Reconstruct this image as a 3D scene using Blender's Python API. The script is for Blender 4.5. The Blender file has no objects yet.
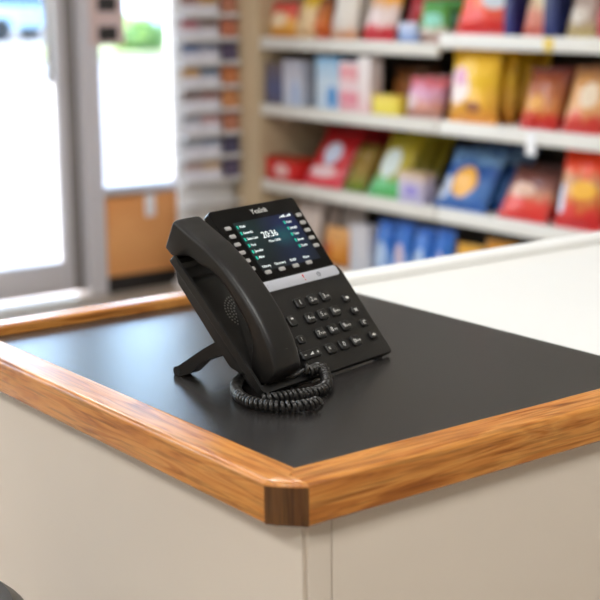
import bpy, bmesh, math, random
from mathutils import Vector, Matrix, noise as mnoise

random.seed(7)
SC = bpy.context.scene
COL = SC.collection
PI = math.pi

# ------------------------------------------------------------------ helpers
class MB:
    """collects faces, then links them as ONE mesh object"""
    def __init__(self):
        self.v, self.f = [], []

    def add(self, verts, faces):
        o = len(self.v)
        self.v += [tuple(p) for p in verts]
        self.f += [tuple(i + o for i in f) for f in faces]
        return self

    def box(self, x0, x1, y0, y1, z0, z1, b=0.0):
        if b <= 0:
            vs = [(x, y, z) for z in (z0, z1) for y in (y0, y1) for x in (x0, x1)]
            self.add(vs, [(0, 2, 3, 1), (4, 5, 7, 6), (0, 1, 5, 4), (2, 6, 7, 3), (0, 4, 6, 2), (1, 3, 7, 5)])
        else:
            bm = bmesh.new()
            bmesh.ops.create_cube(bm, size=1)
            bmesh.ops.scale(bm, vec=(x1 - x0, y1 - y0, z1 - z0), verts=bm.verts)
            bmesh.ops.translate(bm, vec=((x0 + x1) / 2, (y0 + y1) / 2, (z0 + z1) / 2), verts=bm.verts)
            bmesh.ops.bevel(bm, geom=bm.edges[:], offset=b, segments=3, profile=.5, affect='EDGES')
            self.bm(bm)
        return self

    def bm(self, bm):
        bm.verts.index_update()
        self.add([v.co[:] for v in bm.verts], [[v.index for v in f.verts] for f in bm.faces])
        bm.free()

    def loft(self, loops, cap0=True, cap1=True, closed=True):
        n = len(loops[0]); o = len(self.v)
        for l in loops:
            self.v += [tuple(p) for p in l]
        for i in range(len(loops) - 1):
            for j in range(n if closed else n - 1):
                k = (j + 1) % n
                self.f.append((o + i * n + j, o + i * n + k, o + (i + 1) * n + k, o + (i + 1) * n + j))
        if cap0: self.f.append(tuple(o + j for j in reversed(range(n))))
        if cap1: self.f.append(tuple(o + (len(loops) - 1) * n + j for j in range(n)))
        return self

    def cyl(self, p0, p1, r0, r1=None, seg=16):
        r1 = r0 if r1 is None else r1
        a, b = Vector(p0), Vector(p1); d = (b - a).normalized()
        s = d.orthogonal().normalized(); t = d.cross(s)
        ring = lambda c, r: [c + (s * math.cos(2 * PI * i / seg) + t * math.sin(2 * PI * i / seg)) * r for i in range(seg)]
        return self.loft([ring(a, r0), ring(b, r1)])

    def lathe(self, prof, c, seg=40):
        loops = [[(c[0] + r * math.cos(2 * PI * i / seg), c[1] + r * math.sin(2 * PI * i / seg), c[2] + z) for i in range(seg)] for r, z in prof]
        return self.loft(loops)

    def tube(self, pts, r, seg=8):
        pts = [Vector(p) for p in pts]; loops = []; s = None
        for i, p in enumerate(pts):
            d = (pts[min(i + 1, len(pts) - 1)] - pts[max(i - 1, 0)]).normalized()
            s = d.orthogonal().normalized() if s is None else (s - d * s.dot(d)).normalized()
            t = d.cross(s)
            loops.append([p + (s * math.cos(2 * PI * k / seg) + t * math.sin(2 * PI * k / seg)) * r for k in range(seg)])
        return self.loft(loops)

    def build(self, name, m, parent=None, fn=None, smooth=35):
        me = bpy.data.meshes.new(name)
        me.from_pydata([fn(*p) for p in self.v] if fn else self.v, [], self.f)
        bm = bmesh.new(); bm.from_mesh(me)
        bmesh.ops.recalc_face_normals(bm, faces=bm.faces[:])
        bm.to_mesh(me); bm.free()
        o = bpy.data.objects.new(name, me)
        me.materials.append(m)
        if smooth:
            me.polygons.foreach_set('use_smooth', [True] * len(me.polygons))
            me.set_sharp_from_angle(angle=math.radians(smooth))
        COL.objects.link(o)
        if parent: o.parent = parent
        return o

def tag(o, label=None, cat=None, group=None, kind=None):
    if label: o['label'] = label
    if cat: o['category'] = cat
    if group: o['group'] = group
    if kind: o['kind'] = kind
    return o

def empty(name, loc, rz=0, **kw):
    o = bpy.data.objects.new(name, None); COL.objects.link(o)
    o.location = loc; o.rotation_euler = (0, 0, rz); o.empty_display_size = .05
    return tag(o, **kw)

def copy_thing(root, loc, label):
    c = root.copy(); COL.objects.link(c); c.location = loc; c['label'] = label
    for ch in root.children:
        d = ch.copy(); COL.objects.link(d); d.parent = c
    return c

def rrect(x0, x1, y0, y1, r, seg=5):
    pts = []
    for cx, cy, a0 in ((x1 - r, y1 - r, 0), (x0 + r, y1 - r, 90), (x0 + r, y0 + r, 180), (x1 - r, y0 + r, 270)):
        for i in range(seg + 1):
            a = math.radians(a0 + 90 * i / seg)
            pts.append((cx + r * math.cos(a), cy + r * math.sin(a)))
    return pts

def rpoly(pts, radii, seg=5):
    """convex counter-clockwise polygon with rounded corners"""
    out = []; n = len(pts)
    for i in range(n):
        p = Vector(pts[i]); a = (Vector(pts[i - 1]) - p); b = (Vector(pts[(i + 1) % n]) - p)
        r = radii[i]
        if r <= 0: out.append(tuple(p)); continue
        half = a.angle(b) / 2; t = r / math.tan(half)
        a.normalize(); b.normalize()
        c = p + (a + b).normalized() * (r / math.sin(half))
        p0, p1 = p + a * t, p + b * t
        v0, v1 = p0 - c, p1 - c
        for k in range(seg + 1):
            w = v0.lerp(v1, k / seg); w.normalize(); out.append(tuple(c + w * r))
    return out

def inset(pts, d):
    n = len(pts); out = []
    for i in range(n):
        p = Vector(pts[i]); a = (p - Vector(pts[i - 1])); b = (Vector(pts[(i + 1) % n]) - p)
        na = Vector((-a.y, a.x)).normalized(); nb = Vector((-b.y, b.x)).normalized()
        m = (na + nb).normalized()
        out.append(tuple(p + m * d / max(.5, m.dot(na))))
    return out

def slab(mb, pts, n0, n1, r=.8, seg=3, rb=0):
    loops = []
    if rb: loops.append([(x, y, n0) for x, y in inset(pts, rb)]); loops.append([(x, y, n0 + rb) for x, y in pts])
    else: loops.append([(x, y, n0) for x, y in pts])
    for k in range(seg + 1):
        a = PI / 2 * k / seg
        loops.append([(x, y, n1 - r + r * math.sin(a)) for x, y in inset(pts, r * (1 - math.cos(a)))])
    return mb.loft(loops)

# ------------------------------------------------------------------ materials
def rgb(r, g, b):
    f = lambda c: (c / 255 / 12.92) if c / 255 <= .04045 else ((c / 255 + .055) / 1.055) ** 2.4
    return (f(r), f(g), f(b), 1)

def mat(name, col, rough=.5, metal=0, spec=.5, bump=0, bscale=400, emis=None, estr=0, vary=0, coat=0):
    m = bpy.data.materials.new(name); m.use_nodes = True
    nt = m.node_tree; p = nt.nodes['Principled BSDF']
    p.inputs['Base Color'].default_value = col
    p.inputs['Roughness'].default_value = rough
    p.inputs['Metallic'].default_value = metal
    p.inputs['Specular IOR Level'].default_value = spec
    p.inputs['Coat Weight'].default_value = coat
    if emis:
        p.inputs['Emission Color'].default_value = emis; p.inputs['Emission Strength'].default_value = estr
    tc = nt.nodes.new('ShaderNodeTexCoord')
    if vary:
        nz = nt.nodes.new('ShaderNodeTexNoise'); nz.inputs['Scale'].default_value = 9; nz.inputs['Detail'].default_value = 3
        nt.links.new(tc.outputs['Object'], nz.inputs['Vector'])
        mx = nt.nodes.new('ShaderNodeMix'); mx.data_type = 'RGBA'
        mx.inputs[6].default_value = col
        mx.inputs[7].default_value = tuple(c * (1 - vary) for c in col[:3]) + (1,)
        nt.links.new(nz.outputs['Fac'], mx.inputs[0]); nt.links.new(mx.outputs[2], p.inputs['Base Color'])
    if bump:
        nz = nt.nodes.new('ShaderNodeTexNoise'); nz.inputs['Scale'].default_value = bscale
        nt.links.new(tc.outputs['Object'], nz.inputs['Vector'])
        b = nt.nodes.new('ShaderNodeBump'); b.inputs['Strength'].default_value = bump; b.inputs['Distance'].default_value = .0005
        nt.links.new(nz.outputs['Fac'], b.inputs['Height']); nt.links.new(b.outputs['Normal'], p.inputs['Normal'])
    return m

def ramp(nt, stops, interp='LINEAR'):
    r = nt.nodes.new('ShaderNodeValToRGB'); e = r.color_ramp.elements
    r.color_ramp.interpolation = interp
    while len(e) < len(stops): e.new(.5)
    for i, (p, c) in enumerate(stops): e[i].position = p; e[i].color = c
    return r

def oak(name, axis, dark=1.0, con=1.0):
    """straight grained oak; the grain runs along the given axis (0, 1 or 2)"""
    m = bpy.data.materials.new(name); m.use_nodes = True
    nt = m.node_tree; p = nt.nodes['Principled BSDF']; L = nt.links.new
    tc = nt.nodes.new('ShaderNodeTexCoord')
    def mp(across, along):
        n = nt.nodes.new('ShaderNodeMapping'); s = [across] * 3; s[axis] = along
        n.inputs['Scale'].default_value = s; L(tc.outputs['Object'], n.inputs['Vector']); return n
    def nz(v, scale, det=4, dist=0):
        n = nt.nodes.new('ShaderNodeTexNoise'); n.inputs['Scale'].default_value = scale
        n.inputs['Detail'].default_value = det; n.inputs['Distortion'].default_value = dist
        L(v.outputs[0], n.inputs['Vector']); return n
    n1 = nz(mp(1, .09), 85, 3, 1.2)       # broad figure
    n2 = nz(mp(1, .035), 420, 2)          # fine pores
    d = lambda r, g, b: rgb(*[(m_ + (q - m_) * con) * dark for q, m_ in zip((r, g, b), (180, 112, 50))])
    r1 = ramp(nt, [(.30, d(148, 84, 32)), (.46, d(192, 122, 54)), (.58, d(206, 141, 70)), (.72, d(170, 100, 41))]); L(n1.outputs['Fac'], r1.inputs[0])
    r2 = ramp(nt, [(.36, rgb(150, 150, 150)), (.50, (1, 1, 1, 1))]); L(n2.outputs['Fac'], r2.inputs[0])
    mx = nt.nodes.new('ShaderNodeMix'); mx.data_type = 'RGBA'; mx.blend_type = 'MULTIPLY'; mx.inputs[0].default_value = .5
    L(r1.outputs[0], mx.inputs[6]); L(r2.outputs[0], mx.inputs[7]); L(mx.outputs[2], p.inputs['Base Color'])
    p.inputs['Roughness'].default_value = .27
    b = nt.nodes.new('ShaderNodeBump'); b.inputs['Strength'].default_value = .25; b.inputs['Distance'].default_value = .0006
    L(n2.outputs['Fac'], b.inputs['Height']); L(b.outputs['Normal'], p.inputs['Normal'])
    return m

def packaging(name, stops, blobs=(), rough=.38, ax=('X', 'Z'), nscale=5.5, namt=.21):
    """printed film or card: colour bands up the pack, with round and oval printed patches"""
    m = bpy.data.materials.new(name); m.use_nodes = True
    nt = m.node_tree; p = nt.nodes['Principled BSDF']; L = nt.links.new
    tc = nt.nodes.new('ShaderNodeTexCoord'); sp = nt.nodes.new('ShaderNodeSeparateXYZ')
    L(tc.outputs['Generated'], sp.inputs[0])
    nz = nt.nodes.new('ShaderNodeTexNoise'); nz.inputs['Scale'].default_value = nscale; nz.inputs['Detail'].default_value = 2
    L(tc.outputs['Generated'], nz.inputs['Vector'])
    def math_(op, a, b):
        n = nt.nodes.new('ShaderNodeMath'); n.operation = op
        for i, q in enumerate((a, b)):
            if isinstance(q, (int, float)): n.inputs[i].default_value = q
            else: L(q, n.inputs[i])
        return n.outputs[0]
    wob = math_('MULTIPLY', math_('SUBTRACT', nz.outputs['Fac'], .5), namt * 2)
    r = ramp(nt, [(a, rgb(*c)) for a, c in stops])
    L(math_('ADD', sp.outputs[ax[1]], wob), r.inputs[0])
    cur = r.outputs[0]
    for (cx, cz, rx, rz, c) in blobs:
        dx = math_('DIVIDE', math_('SUBTRACT', sp.outputs[ax[0]], cx), rx)
        dz = math_('DIVIDE', math_('SUBTRACT', sp.outputs[ax[1]], cz), rz)
        d2 = math_('ADD', math_('MULTIPLY', dx, dx), math_('MULTIPLY', dz, dz))
        mr = nt.nodes.new('ShaderNodeMapRange'); mr.inputs['From Min'].default_value = 1.1; mr.inputs['From Max'].default_value = .8
        L(math_('ADD', d2, wob), mr.inputs['Value'])
        mx = nt.nodes.new('ShaderNodeMix'); mx.data_type = 'RGBA'
        L(mr.outputs[0], mx.inputs[0]); L(cur, mx.inputs[6]); mx.inputs[7].default_value = rgb(*c); cur = mx.outputs[2]
    L(cur, p.inputs['Base Color']); p.inputs['Roughness'].default_value = rough; p.inputs['Specular IOR Level'].default_value = .3
    return m

M = {}
M['plastic'] = mat('black_plastic', rgb(26, 25, 24), .42, spec=.36, bump=.25, bscale=2500)
M['plastic_smooth'] = mat('smooth_black_plastic', rgb(26, 25, 24), .38, spec=.4, bump=.12, bscale=2500)
M['key'] = mat('key_plastic', rgb(22, 22, 22), .36)
M['gloss'] = mat('glossy_black_plastic', rgb(8, 8, 9), .12, spec=.22)
M['rubber'] = mat('rubber', rgb(22, 22, 22), .7)
M['grille'] = mat('grille_hole', rgb(104, 102, 98), .5)
M['silver'] = mat('silver_plastic', rgb(196, 199, 208), .38, metal=.15)
M['softkey'] = mat('grey_key', rgb(168, 166, 164), .45)
M['legend'] = mat('white_print', rgb(225, 225, 222), .5)
M['red'] = mat('red_print', rgb(214, 40, 44), .5)
M['grey_print'] = mat('grey_print', rgb(120, 124, 134), .5)
M['cord'] = mat('cord_plastic', rgb(34, 33, 32), .33)
M['lettering'] = mat('backlit_lettering', rgb(230, 235, 235), .5, emis=rgb(225, 240, 240), estr=.5)
M['icon'] = mat('backlit_icon', rgb(20, 150, 130), .5, emis=rgb(30, 205, 170), estr=.42)
M['laminate'] = mat('charcoal_laminate', rgb(36, 34, 33), .24, spec=.8, bump=.10, bscale=900)
M['oakx'] = oak('oak_along_x', 0)
M['oaky'] = oak('oak_along_y', 1)
M['oakdark'] = oak('oak_corner_block', 2, .54, .55)
M['whitetop'] = mat('white_laminate', rgb(232, 232, 229), .32, vary=.03)
M['cream'] = mat('cream_panel', rgb(214, 202, 188), .5, vary=.05)
M['metalshelf'] = mat('shelf_enamel', rgb(224, 221, 214), .45, vary=.06)
M['shelfback'] = mat('shelf_back', rgb(46, 35, 27), .7, vary=.2)
M['upright'] = mat('beige_upright', rgb(198, 176, 144), .55, vary=.06)
M['wallpaint'] = mat('wall_paint', rgb(222, 216, 206), .8, vary=.04)
M['ceilpaint'] = mat('ceiling_tile', rgb(228, 226, 220), .85, vary=.04)
M['darkframe'] = mat('grey_aluminium', rgb(140, 135, 133), .45, metal=.2)
M['paleframe'] = mat('pale_aluminium', rgb(212, 210, 216), .4, metal=.15)
M['panelwood'] = packaging('orange_wood', [(0, (226, 160, 100)), (.5, (232, 168, 108)), (1, (218, 148, 88))], rough=.5, ax=('Y', 'Z'))
M['black'] = mat('black_base', rgb(26, 24, 23), .6)
M['white'] = mat('white_card', rgb(236, 236, 238), .6)
M['pinkpaper'] = mat('pink_paper', rgb(214, 190, 186), .7)
M['darkpic'] = mat('dark_print', rgb(44, 40, 38), .6)
M['vinyl'] = mat('black_vinyl', rgb(20, 20, 20), .35, bump=.2, bscale=600)
M['chrome'] = mat('chrome', rgb(200, 200, 200), .15, metal=1)
M['leaf'] = mat('leaves', rgb(104, 138, 66), .6, vary=.3)
M['bark'] = mat('bark', rgb(96, 76, 58), .8, vary=.3)
M['carwhite'] = mat('white_car_paint', rgb(196, 200, 206), .2, coat=1)
M['carblue'] = mat('blue_car_paint', rgb(158, 180, 198), .2, coat=1)
M['carglass'] = mat('dark_car_glass', rgb(70, 95, 115), .08)
M['tyre'] = mat('tyre', rgb(35, 35, 36), .7)
M['yellowtag'] = mat('yellow_tag', rgb(226, 196, 90), .6)
M['lamp'] = mat('lamp_diffuser', rgb(250, 248, 244), .5, emis=(1, .97, .92, 1), estr=3)

def floor_mat():
    m = bpy.data.materials.new('floor_tile'); m.use_nodes = True
    nt = m.node_tree; p = nt.nodes['Principled BSDF']; L = nt.links.new
    tc = nt.nodes.new('ShaderNodeTexCoord')
    br = nt.nodes.new('ShaderNodeTexBrick'); br.offset = 0
    br.inputs['Scale'].default_value = 1; br.inputs['Brick Width'].default_value = .45; br.inputs['Row Height'].default_value = .45
    br.inputs['Mortar Size'].default_value = .004
    br.inputs['Color1'].default_value = rgb(176, 164, 150); br.inputs['Color2'].default_value = rgb(168, 157, 145); br.inputs['Mortar'].default_value = rgb(120, 112, 104)
    L(tc.outputs['Object'], br.inputs['Vector']); L(br.outputs['Color'], p.inputs['Base Color'])
    p.inputs['Roughness'].default_value = .35
    return m
M['floor'] = floor_mat()

def ground_mat(name, c1, c2, scale):
    m = bpy.data.materials.new(name); m.use_nodes = True
    nt = m.node_tree; p = nt.nodes['Principled BSDF']; L = nt.links.new
    tc = nt.nodes.new('ShaderNodeTexCoord'); nz = nt.nodes.new('ShaderNodeTexNoise'); nz.inputs['Scale'].default_value = scale
    L(tc.outputs['Object'], nz.inputs['Vector']); r = ramp(nt, [(.35, c1), (.65, c2)]); L(nz.outputs['Fac'], r.inputs[0])
    L(r.outputs[0], p.inputs['Base Color']); p.inputs['Roughness'].default_value = .9
    return m
M['pavement'] = ground_mat('pale_concrete', rgb(116, 117, 121), rgb(126, 126, 129), 1.5)
M['lawn'] = ground_mat('lawn_grass', rgb(104, 114, 76), rgb(120, 126, 90), 4)

def glass_mat():
    m = bpy.data.materials.new('window_glass'); m.use_nodes = True
    nt = m.node_tree; nt.nodes.remove(nt.nodes['Principled BSDF']); L = nt.links.new
    t = nt.nodes.new('ShaderNodeBsdfTransparent'); g = nt.nodes.new('ShaderNodeBsdfGlossy'); g.inputs['Roughness'].default_value = .02
    t.inputs[0].default_value = (.94, .97, .97, 1)
    f = nt.nodes.new('ShaderNodeFresnel'); f.inputs[0].default_value = 1.4; x = nt.nodes.new('ShaderNodeMixShader')
    L(f.outputs[0], x.inputs[0]); L(t.outputs[0], x.inputs[1]); L(g.outputs[0], x.inputs[2]); L(x.outputs[0], nt.nodes['Material Output'].inputs[0])
    return m
M['glass'] = glass_mat()

def screen_mat():
    """phone display wallpaper: near-black teal with a blue and a green glow on the right"""
    m = bpy.data.materials.new('phone_screen'); m.use_nodes = True
    nt = m.node_tree; p = nt.nodes['Principled BSDF']; L = nt.links.new
    tc = nt.nodes.new('ShaderNodeTexCoord')
    def glow(cx, cy, r):
        mp = nt.nodes.new('ShaderNodeMapping'); mp.vector_type = 'POINT'
        mp.inputs['Location'].default_value = (-cx / r, -cy / r, 0); mp.inputs['Scale'].default_value = (1 / r, 1 / r, 0)
        g = nt.nodes.new('ShaderNodeTexGradient'); g.gradient_type = 'SPHERICAL'
        L(tc.outputs['UV'], mp.inputs[0]); L(mp.outputs[0], g.inputs[0]); return g.outputs['Fac']
    cur = None
    base = rgb(4, 26, 34)
    for cx, cy, r, c in ((.10, .72, .62, (5, 56, 60)), (.80, .78, .50, (18, 42, 110)), (.66, .56, .26, (10, 118, 128)), (.70, .2, .45, (14, 40, 84))):
        mx = nt.nodes.new('ShaderNodeMix'); mx.data_type = 'RGBA'
        L(glow(cx, cy, r), mx.inputs[0])
        if cur is None: mx.inputs[6].default_value = base
        else: L(cur, mx.inputs[6])
        mx.inputs[7].default_value = rgb(*c); cur = mx.outputs[2]
    L(cur, p.inputs['Emission Color']); p.inputs['Emission Strength'].default_value = .5
    p.inputs['Base Color'].default_value = rgb(6, 8, 10); p.inputs['Roughness'].default_value = .15
    return m
M['screen'] = screen_mat()

# ------------------------------------------------------------------ camera (measured from the photograph's vanishing lines)
CAMZ = 1.33
R_ = Vector((.6051, .7961, -.0081)); D_ = Vector((.1674, -.1373, -.9763)); F_ = Vector((-.7783, .5894, -.2164))
cd = bpy.data.cameras.new('camera'); cam = bpy.data.objects.new('camera', cd); COL.objects.link(cam)
mw = Matrix((R_, -D_, -F_)).transposed().to_4x4(); mw.translation = (0, 0, CAMZ)
cam.matrix_world = mw
cd.sensor_width = 36; cd.lens = 1402 / 600 * 36; cd.clip_start = .05; cd.clip_end = 400
cd.dof.use_dof = True; cd.dof.focus_distance = 1.32; cd.dof.aperture_fstop = 6.2
SC.camera = cam

# ------------------------------------------------------------------ room
XW, YB, XE, YF, ZC = -5.46, 4.10, 2.6, -3.2, 2.75
def struct(mb, name, m): return tag(mb.build(name, m, smooth=0), kind='structure')
struct(MB().box(XW - .12, XE, YF, YB, -.05, 0), 'floor', M['floor'])
struct(MB().box(XW - .12, XE, YF, YB, ZC, ZC + .05), 'ceiling', M['ceilpaint'])
struct(MB().box(XW - .12, XE, YB, YB + .1, 0, ZC), 'wall_back', M['wallpaint'])
struct(MB().box(XE, XE + .1, YF, YB, 0, ZC), 'wall_right', M['wallpaint'])
struct(MB().box(XW - .12, XE, YF - .1, YF, 0, ZC), 'wall_front', M['wallpaint'])
# shop front: solid ends, a glass door, a window over a low wall, a header
DY0, DY1 = 1.92, 2.925          # door opening
WY0, WY1 = 3.035, 3.50          # window opening beside the door
wl = MB()
wl.box(XW - .12, XW, YF, -1.3, 0, ZC); wl.box(XW - .12, XW, WY1, YB, 0, ZC)
wl.box(XW - .12, XW, -1.3, WY1, 2.60, ZC); wl.box(XW - .12, XW, WY0, WY1, 0, .45)
wl.box(XW - .12, XW, -1.3, 1.80, 0, .12)
struct(wl, 'wall_left', M['wallpaint'])
struct(MB().box(XW - .10, XW + .03, 2.945, 3.035, 0, 2.60, .004), 'trim_1', M['paleframe'])     # mullion between door and window
struct(MB().box(XW - .10, XW + .02, 1.80, 1.90, 0, 2.60, .004), 'trim_2', M['paleframe'])
struct(MB().box(XW - .10, XW + .02, WY1 - .05, WY1, .45, 2.60, .004), 'trim_3', M['paleframe'])
w1 = struct(MB().box(XW - .07, XW - .06, WY0, WY1 - .05, .45, 2.60), 'window_1', M['glass'])
MB().box(XW - .1, XW + .045, WY0, WY1, .45, .478, .004).build('window_sill', M['paleframe'], w1)
w2 = struct(MB().box(XW - .07, XW - .06, -1.3, 1.8, .12, 2.60), 'window_2', M['glass'])
for y in (-.55, .35, 1.1): MB().box(XW - .1, XW + .01, y - .03, y + .03, .12, 2.60, .004).build('window_frame', M['paleframe'], w2)
d1 = struct(MB().box(XW - .06, XW - .05, 1.98, 2.85, .16, 2.50), 'door_1', M['glass'])
for y0, y1, mm in ((1.905, 1.98, 'paleframe'), (2.85, 2.895, 'paleframe'), (2.90, 2.942, 'darkframe')):
    MB().box(XW - .085, XW - .02, y0, y1, .02, 2.60, .004).build('door_stile', M[mm], d1)
MB().box(XW - .08, XW - .025, 1.98, 2.85, .02, .16, .004).build('door_rail', M['paleframe'], d1)
MB().box(XW - .08, XW - .025, 1.98, 2.85, 2.50, 2.60, .004).build('door_rail', M['paleframe'], d1)
MB().cyl((XW + .03, 2.79, .95), (XW + .03, 2.79, 1.45), .013).cyl((XW - .03, 2.79, 1.0), (XW + .03, 2.79, 1.0), .009).cyl((XW - .03, 2.79, 1.4), (XW + .03, 2.79, 1.4), .009).build('door_handle', M['chrome'], d1)

kp = empty('base_panel', (XW, 3.287, 0), label='orange wood base panel with black plinth below the shop window', cat='panel')
MB().box(0, .035, -.248, .248, .075, .43, .003).build('board', M['panelwood'], kp)
MB().box(0, .028, -.248, .248, 0, .075).build('plinth', M['black'], kp)

nt_ = empty('window_notice', (XW + .0305, 3.078, 1.20), label='pinkish notice with two dark square pictures beside the shop window', cat='notice')
MB().box(0, .002, -.085, .085, -.10, .16).build('paper', M['pinkpaper'], nt_)
for z in (-.052, .075): MB().box(.002, .004, -.048, .048, z - .032, z + .032).build('picture', M['darkpic'], nt_)
tag(MB().box(XW + .036, XW + .038, 3.235, 3.285, .33, .43).build('white_patch', M['white']),
    'small white patch on the orange wood base panel', 'paper')  # plain white rectangle just in front of the board

# ceiling lamps
for i, (x, y) in enumerate(((-4.2, 1.5), (-2.4, 1.2), (.1, 1.2), (-4.2, -1.2), (-1.9, -1.2), (.1, -1.2))):
    lf = empty('ceiling_light', (x, y, ZC), label='recessed square ceiling light panel', cat='light', group='ceiling light panels')
    MB().box(-.32, .32, -.32, .32, -.03, 0, .004).build('frame', M['white'], lf)
    MB().box(-.29, .29, -.29, .29, -.033, -.0305).build('diffuser', M['lamp'], lf)
    ld = bpy.data.lights.new('ceiling_lamp', 'AREA'); ld.shape = 'SQUARE'; ld.size = .58; ld.energy = 24 if y > 0 else 31; ld.color = (1, .995, .98)
    lo = bpy.data.objects.new('ceiling_lamp', ld); COL.objects.link(lo); lo.location = (x, y, ZC - .04)

# ------------------------------------------------------------------ outside
struct(MB().box(-60, XW - .12, -45, 60, -.12, -.02), 'ground', M['pavement'])
tag(MB().box(-32, -25, -40, 45, -.02, .03).build('lawn', M['lawn']), kind='structure')

def car(name, loc, rz, paint, label):
    t = empty(name, loc, rz, label=label, cat='car')
    b = MB()
    prof = [(-2.1, .35), (2.1, .35), (2.15, .7), (1.25, .92), (.55, 1.42), (-1.2, 1.46), (-1.95, 1.0), (-2.15, .75)]
    b.loft([[(x * (.97 if abs(y) > .8 else 1), y * (.82 if z > 1.2 else 1), z) for x, z in prof] for y in (-.86, -.8, .8, .86)])
    b.build('body', paint, t, smooth=20)
    for s in (-1, 1):
        MB().loft([[(x, y, z) for x, y, z in ((1.1, s * .868, .95), (.5, s * .75, 1.36), (-1.1, s * .75, 1.38), (-1.7, s * .868, 1.0))],
                   [(x, y - s * .05, z) for x, y, z in ((1.1, s * .868, .95), (.5, s * .75, 1.36), (-1.1, s * .75, 1.38), (-1.7, s * .868, 1.0))]]).build('side_window', M['carglass'], t)
        for x in (-1.3, 1.35):
            MB().cyl((x, s * .72, .33), (x, s * .89, .33), .33, seg=24).build('wheel', M['tyre'], t)
    return t
car('parked_car', (-40.5, 22.0, -.02), 1.9, M['carwhite'], 'white car parked beyond the lawn, seen through the glass door')
car('parked_car', (-37.5, 18.2, -.02), 1.9, M['carblue'], 'blue car parked beyond the lawn at the left edge of the glass door')
car('parked_car', (-35.8, 22.4, -.02), 2.0, M['carblue'], 'blue car seen through the shop window behind the green bush')

def blob(rad, seed, n=3):
    bm = bmesh.new(); bmesh.ops.create_icosphere(bm, subdivisions=4, radius=1)
    for v in bm.verts:
        k = 1 + .35 * mnoise.noise(v.co * 1.7 + Vector((seed, 0, 0))) + .18 * mnoise.noise(v.co * 6 + Vector((0, seed, 0)))
        v.co = Vector((v.co.x * rad[0], v.co.y * rad[1], v.co.z * rad[2])) * k
    return bm
for i, (x, y, s, lab) in enumerate(((-27.5, 16.3, .62, 'low green bush on the lawn seen through the shop window'),
                                    (-42, 19.2, 1.3, 'green bush behind the parked cars at the left edge of the glass door'))):
    t = empty('bush', (x, y, 0), label=lab, cat='bush')
    mb = MB(); bm = blob((s, s, s * .62), i * 3.1); bmesh.ops.translate(bm, vec=(0, 0, s * .58), verts=bm.verts); mb.bm(bm); mb.build('foliage', M['leaf'], t)
    MB().cyl((0, 0, 0), (0, 0, s * .5), .06, .03, 8).build('stem', M['bark'], t)

# ------------------------------------------------------------------ counter
TZ = .95
ct = empty('counter', (0, 0, 0), label='white shop counter with oak edging and a charcoal laminate top', cat='counter')
ZL, ZBOT = TZ + .011, .9255
XO, YO, XBK = -.806, .594, -1.468       # outer faces of the oak edging
XI, YI, XBI = -.845, .6336, -1.432      # inner faces
YLAM, YEND = 1.1155, 2.6
def edging_profile(o, i):
    """(across, z) points, outer to inner, with eased arrises"""
    sg = 1 if i > o else -1; r = .0055; pts = [(o + sg * .002, ZBOT), (o, ZBOT + .002)]
    for k in range(5):
        a = PI / 2 * k / 4; pts.append((o + sg * (r - r * math.cos(a)), ZL - r + r * math.sin(a)))
    for k in range(1, 12): pts.append((o + (i - o) * (.139 + .76 * k / 12), ZL))
    r2 = .004
    for k in range(5):
        a = PI / 2 * k / 4; pts.append((i - sg * (r2 - r2 * math.sin(a)), ZL - r2 + r2 * math.cos(a)))
    pts.append((i, ZBOT)); return pts
CH = .0262                                # corner chamfer
def strip(p, axis, s0, s1):
    """mitred strip; s0, s1 give the end position as a function of the across value"""
    mk = (lambda s, c, z: (s, c, z)) if axis == 0 else (lambda s, c, z: (c, s, z))
    loops = []
    for t in [k / 24 for k in range(25)]:
        loops.append([mk(s0(c) * (1 - t) + s1(c) * t, c, z) for c, z in p])
    return MB().loft(loops)
mit = lambda c: XO - (c - YO)             # the front mitre, x for a given y
pl_ = edging_profile(YO, YI)
strip(pl_, 0, lambda c: XBK + (c - YO), lambda c: min(mit(c), XO - CH)).build('edge_strip', M['oakx'], ct)
pr_ = edging_profile(XO, XI)
strip(pr_, 1, lambda c: max(YO + (XO - c), YO + CH * .9), lambda c: YEND).build('edge_strip', M['oaky'], ct)
pb_ = edging_profile(XBK, XBI)
strip(pb_, 1, lambda c: YO + (c - XBK), lambda c: YLAM).build('edge_strip', M['oaky'], ct)
# corner block: a chamfered triangle in a darker oak tone between the two strips
e0, e1 = (XO - CH, YO), (XO, YO + CH * .9)
tri = lambda z, k: [(e0[0], e0[1] + k, z), (e0[0] + (e1[0] - e0[0]) * .3 - k * .3, e0[1] + (e1[1] - e0[1]) * .3 - .0022 + k, z), (e0[0] + (e1[0] - e0[0]) * .65 - k * .7, e0[1] + (e1[1] - e0[1]) * .65 - .0018 + k * .7, z), (e1[0] - k, e1[1], z), (XO - CH, YO + CH * .9, z)]
MB().loft([tri(ZBOT, .001), tri(ZBOT + .001, 0), tri(ZL - .0035, 0)]).build('corner_block', M['oakdark'], ct, smooth=40)
MB().loft([tri(ZL - .0035, 0), tri(ZL - .002, .0005), tri(ZL - .0008, .0016), tri(ZL, .0034)]).build('corner_cap', M['oakx'], ct, smooth=40)
MB().box(XBI - .001, XI + .001, YI - .001, YLAM, TZ - .02, TZ).build('laminate_top', M['laminate'], ct)
MB().box(-1.40, XI + .001, YLAM, YEND, TZ - .02, TZ + .0006).build('white_top', M['whitetop'], ct)
MB().box(-1.428, -1.388, YLAM, YEND, TZ - .03, TZ + .0112, .003).build('white_lip', M['whitetop'], ct)
PX, PY = XO - .010, YO + .026
MB().box(-1.455, PX - .003, PY, PY + .018, .0, ZBOT + .004).build('side_panel', M['cream'], ct)
MB().box(PX - .02, PX, PY + .004, PY + .0272, .0, ZBOT + .004, .0008).build('corner_post', M['cream'], ct)
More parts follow.
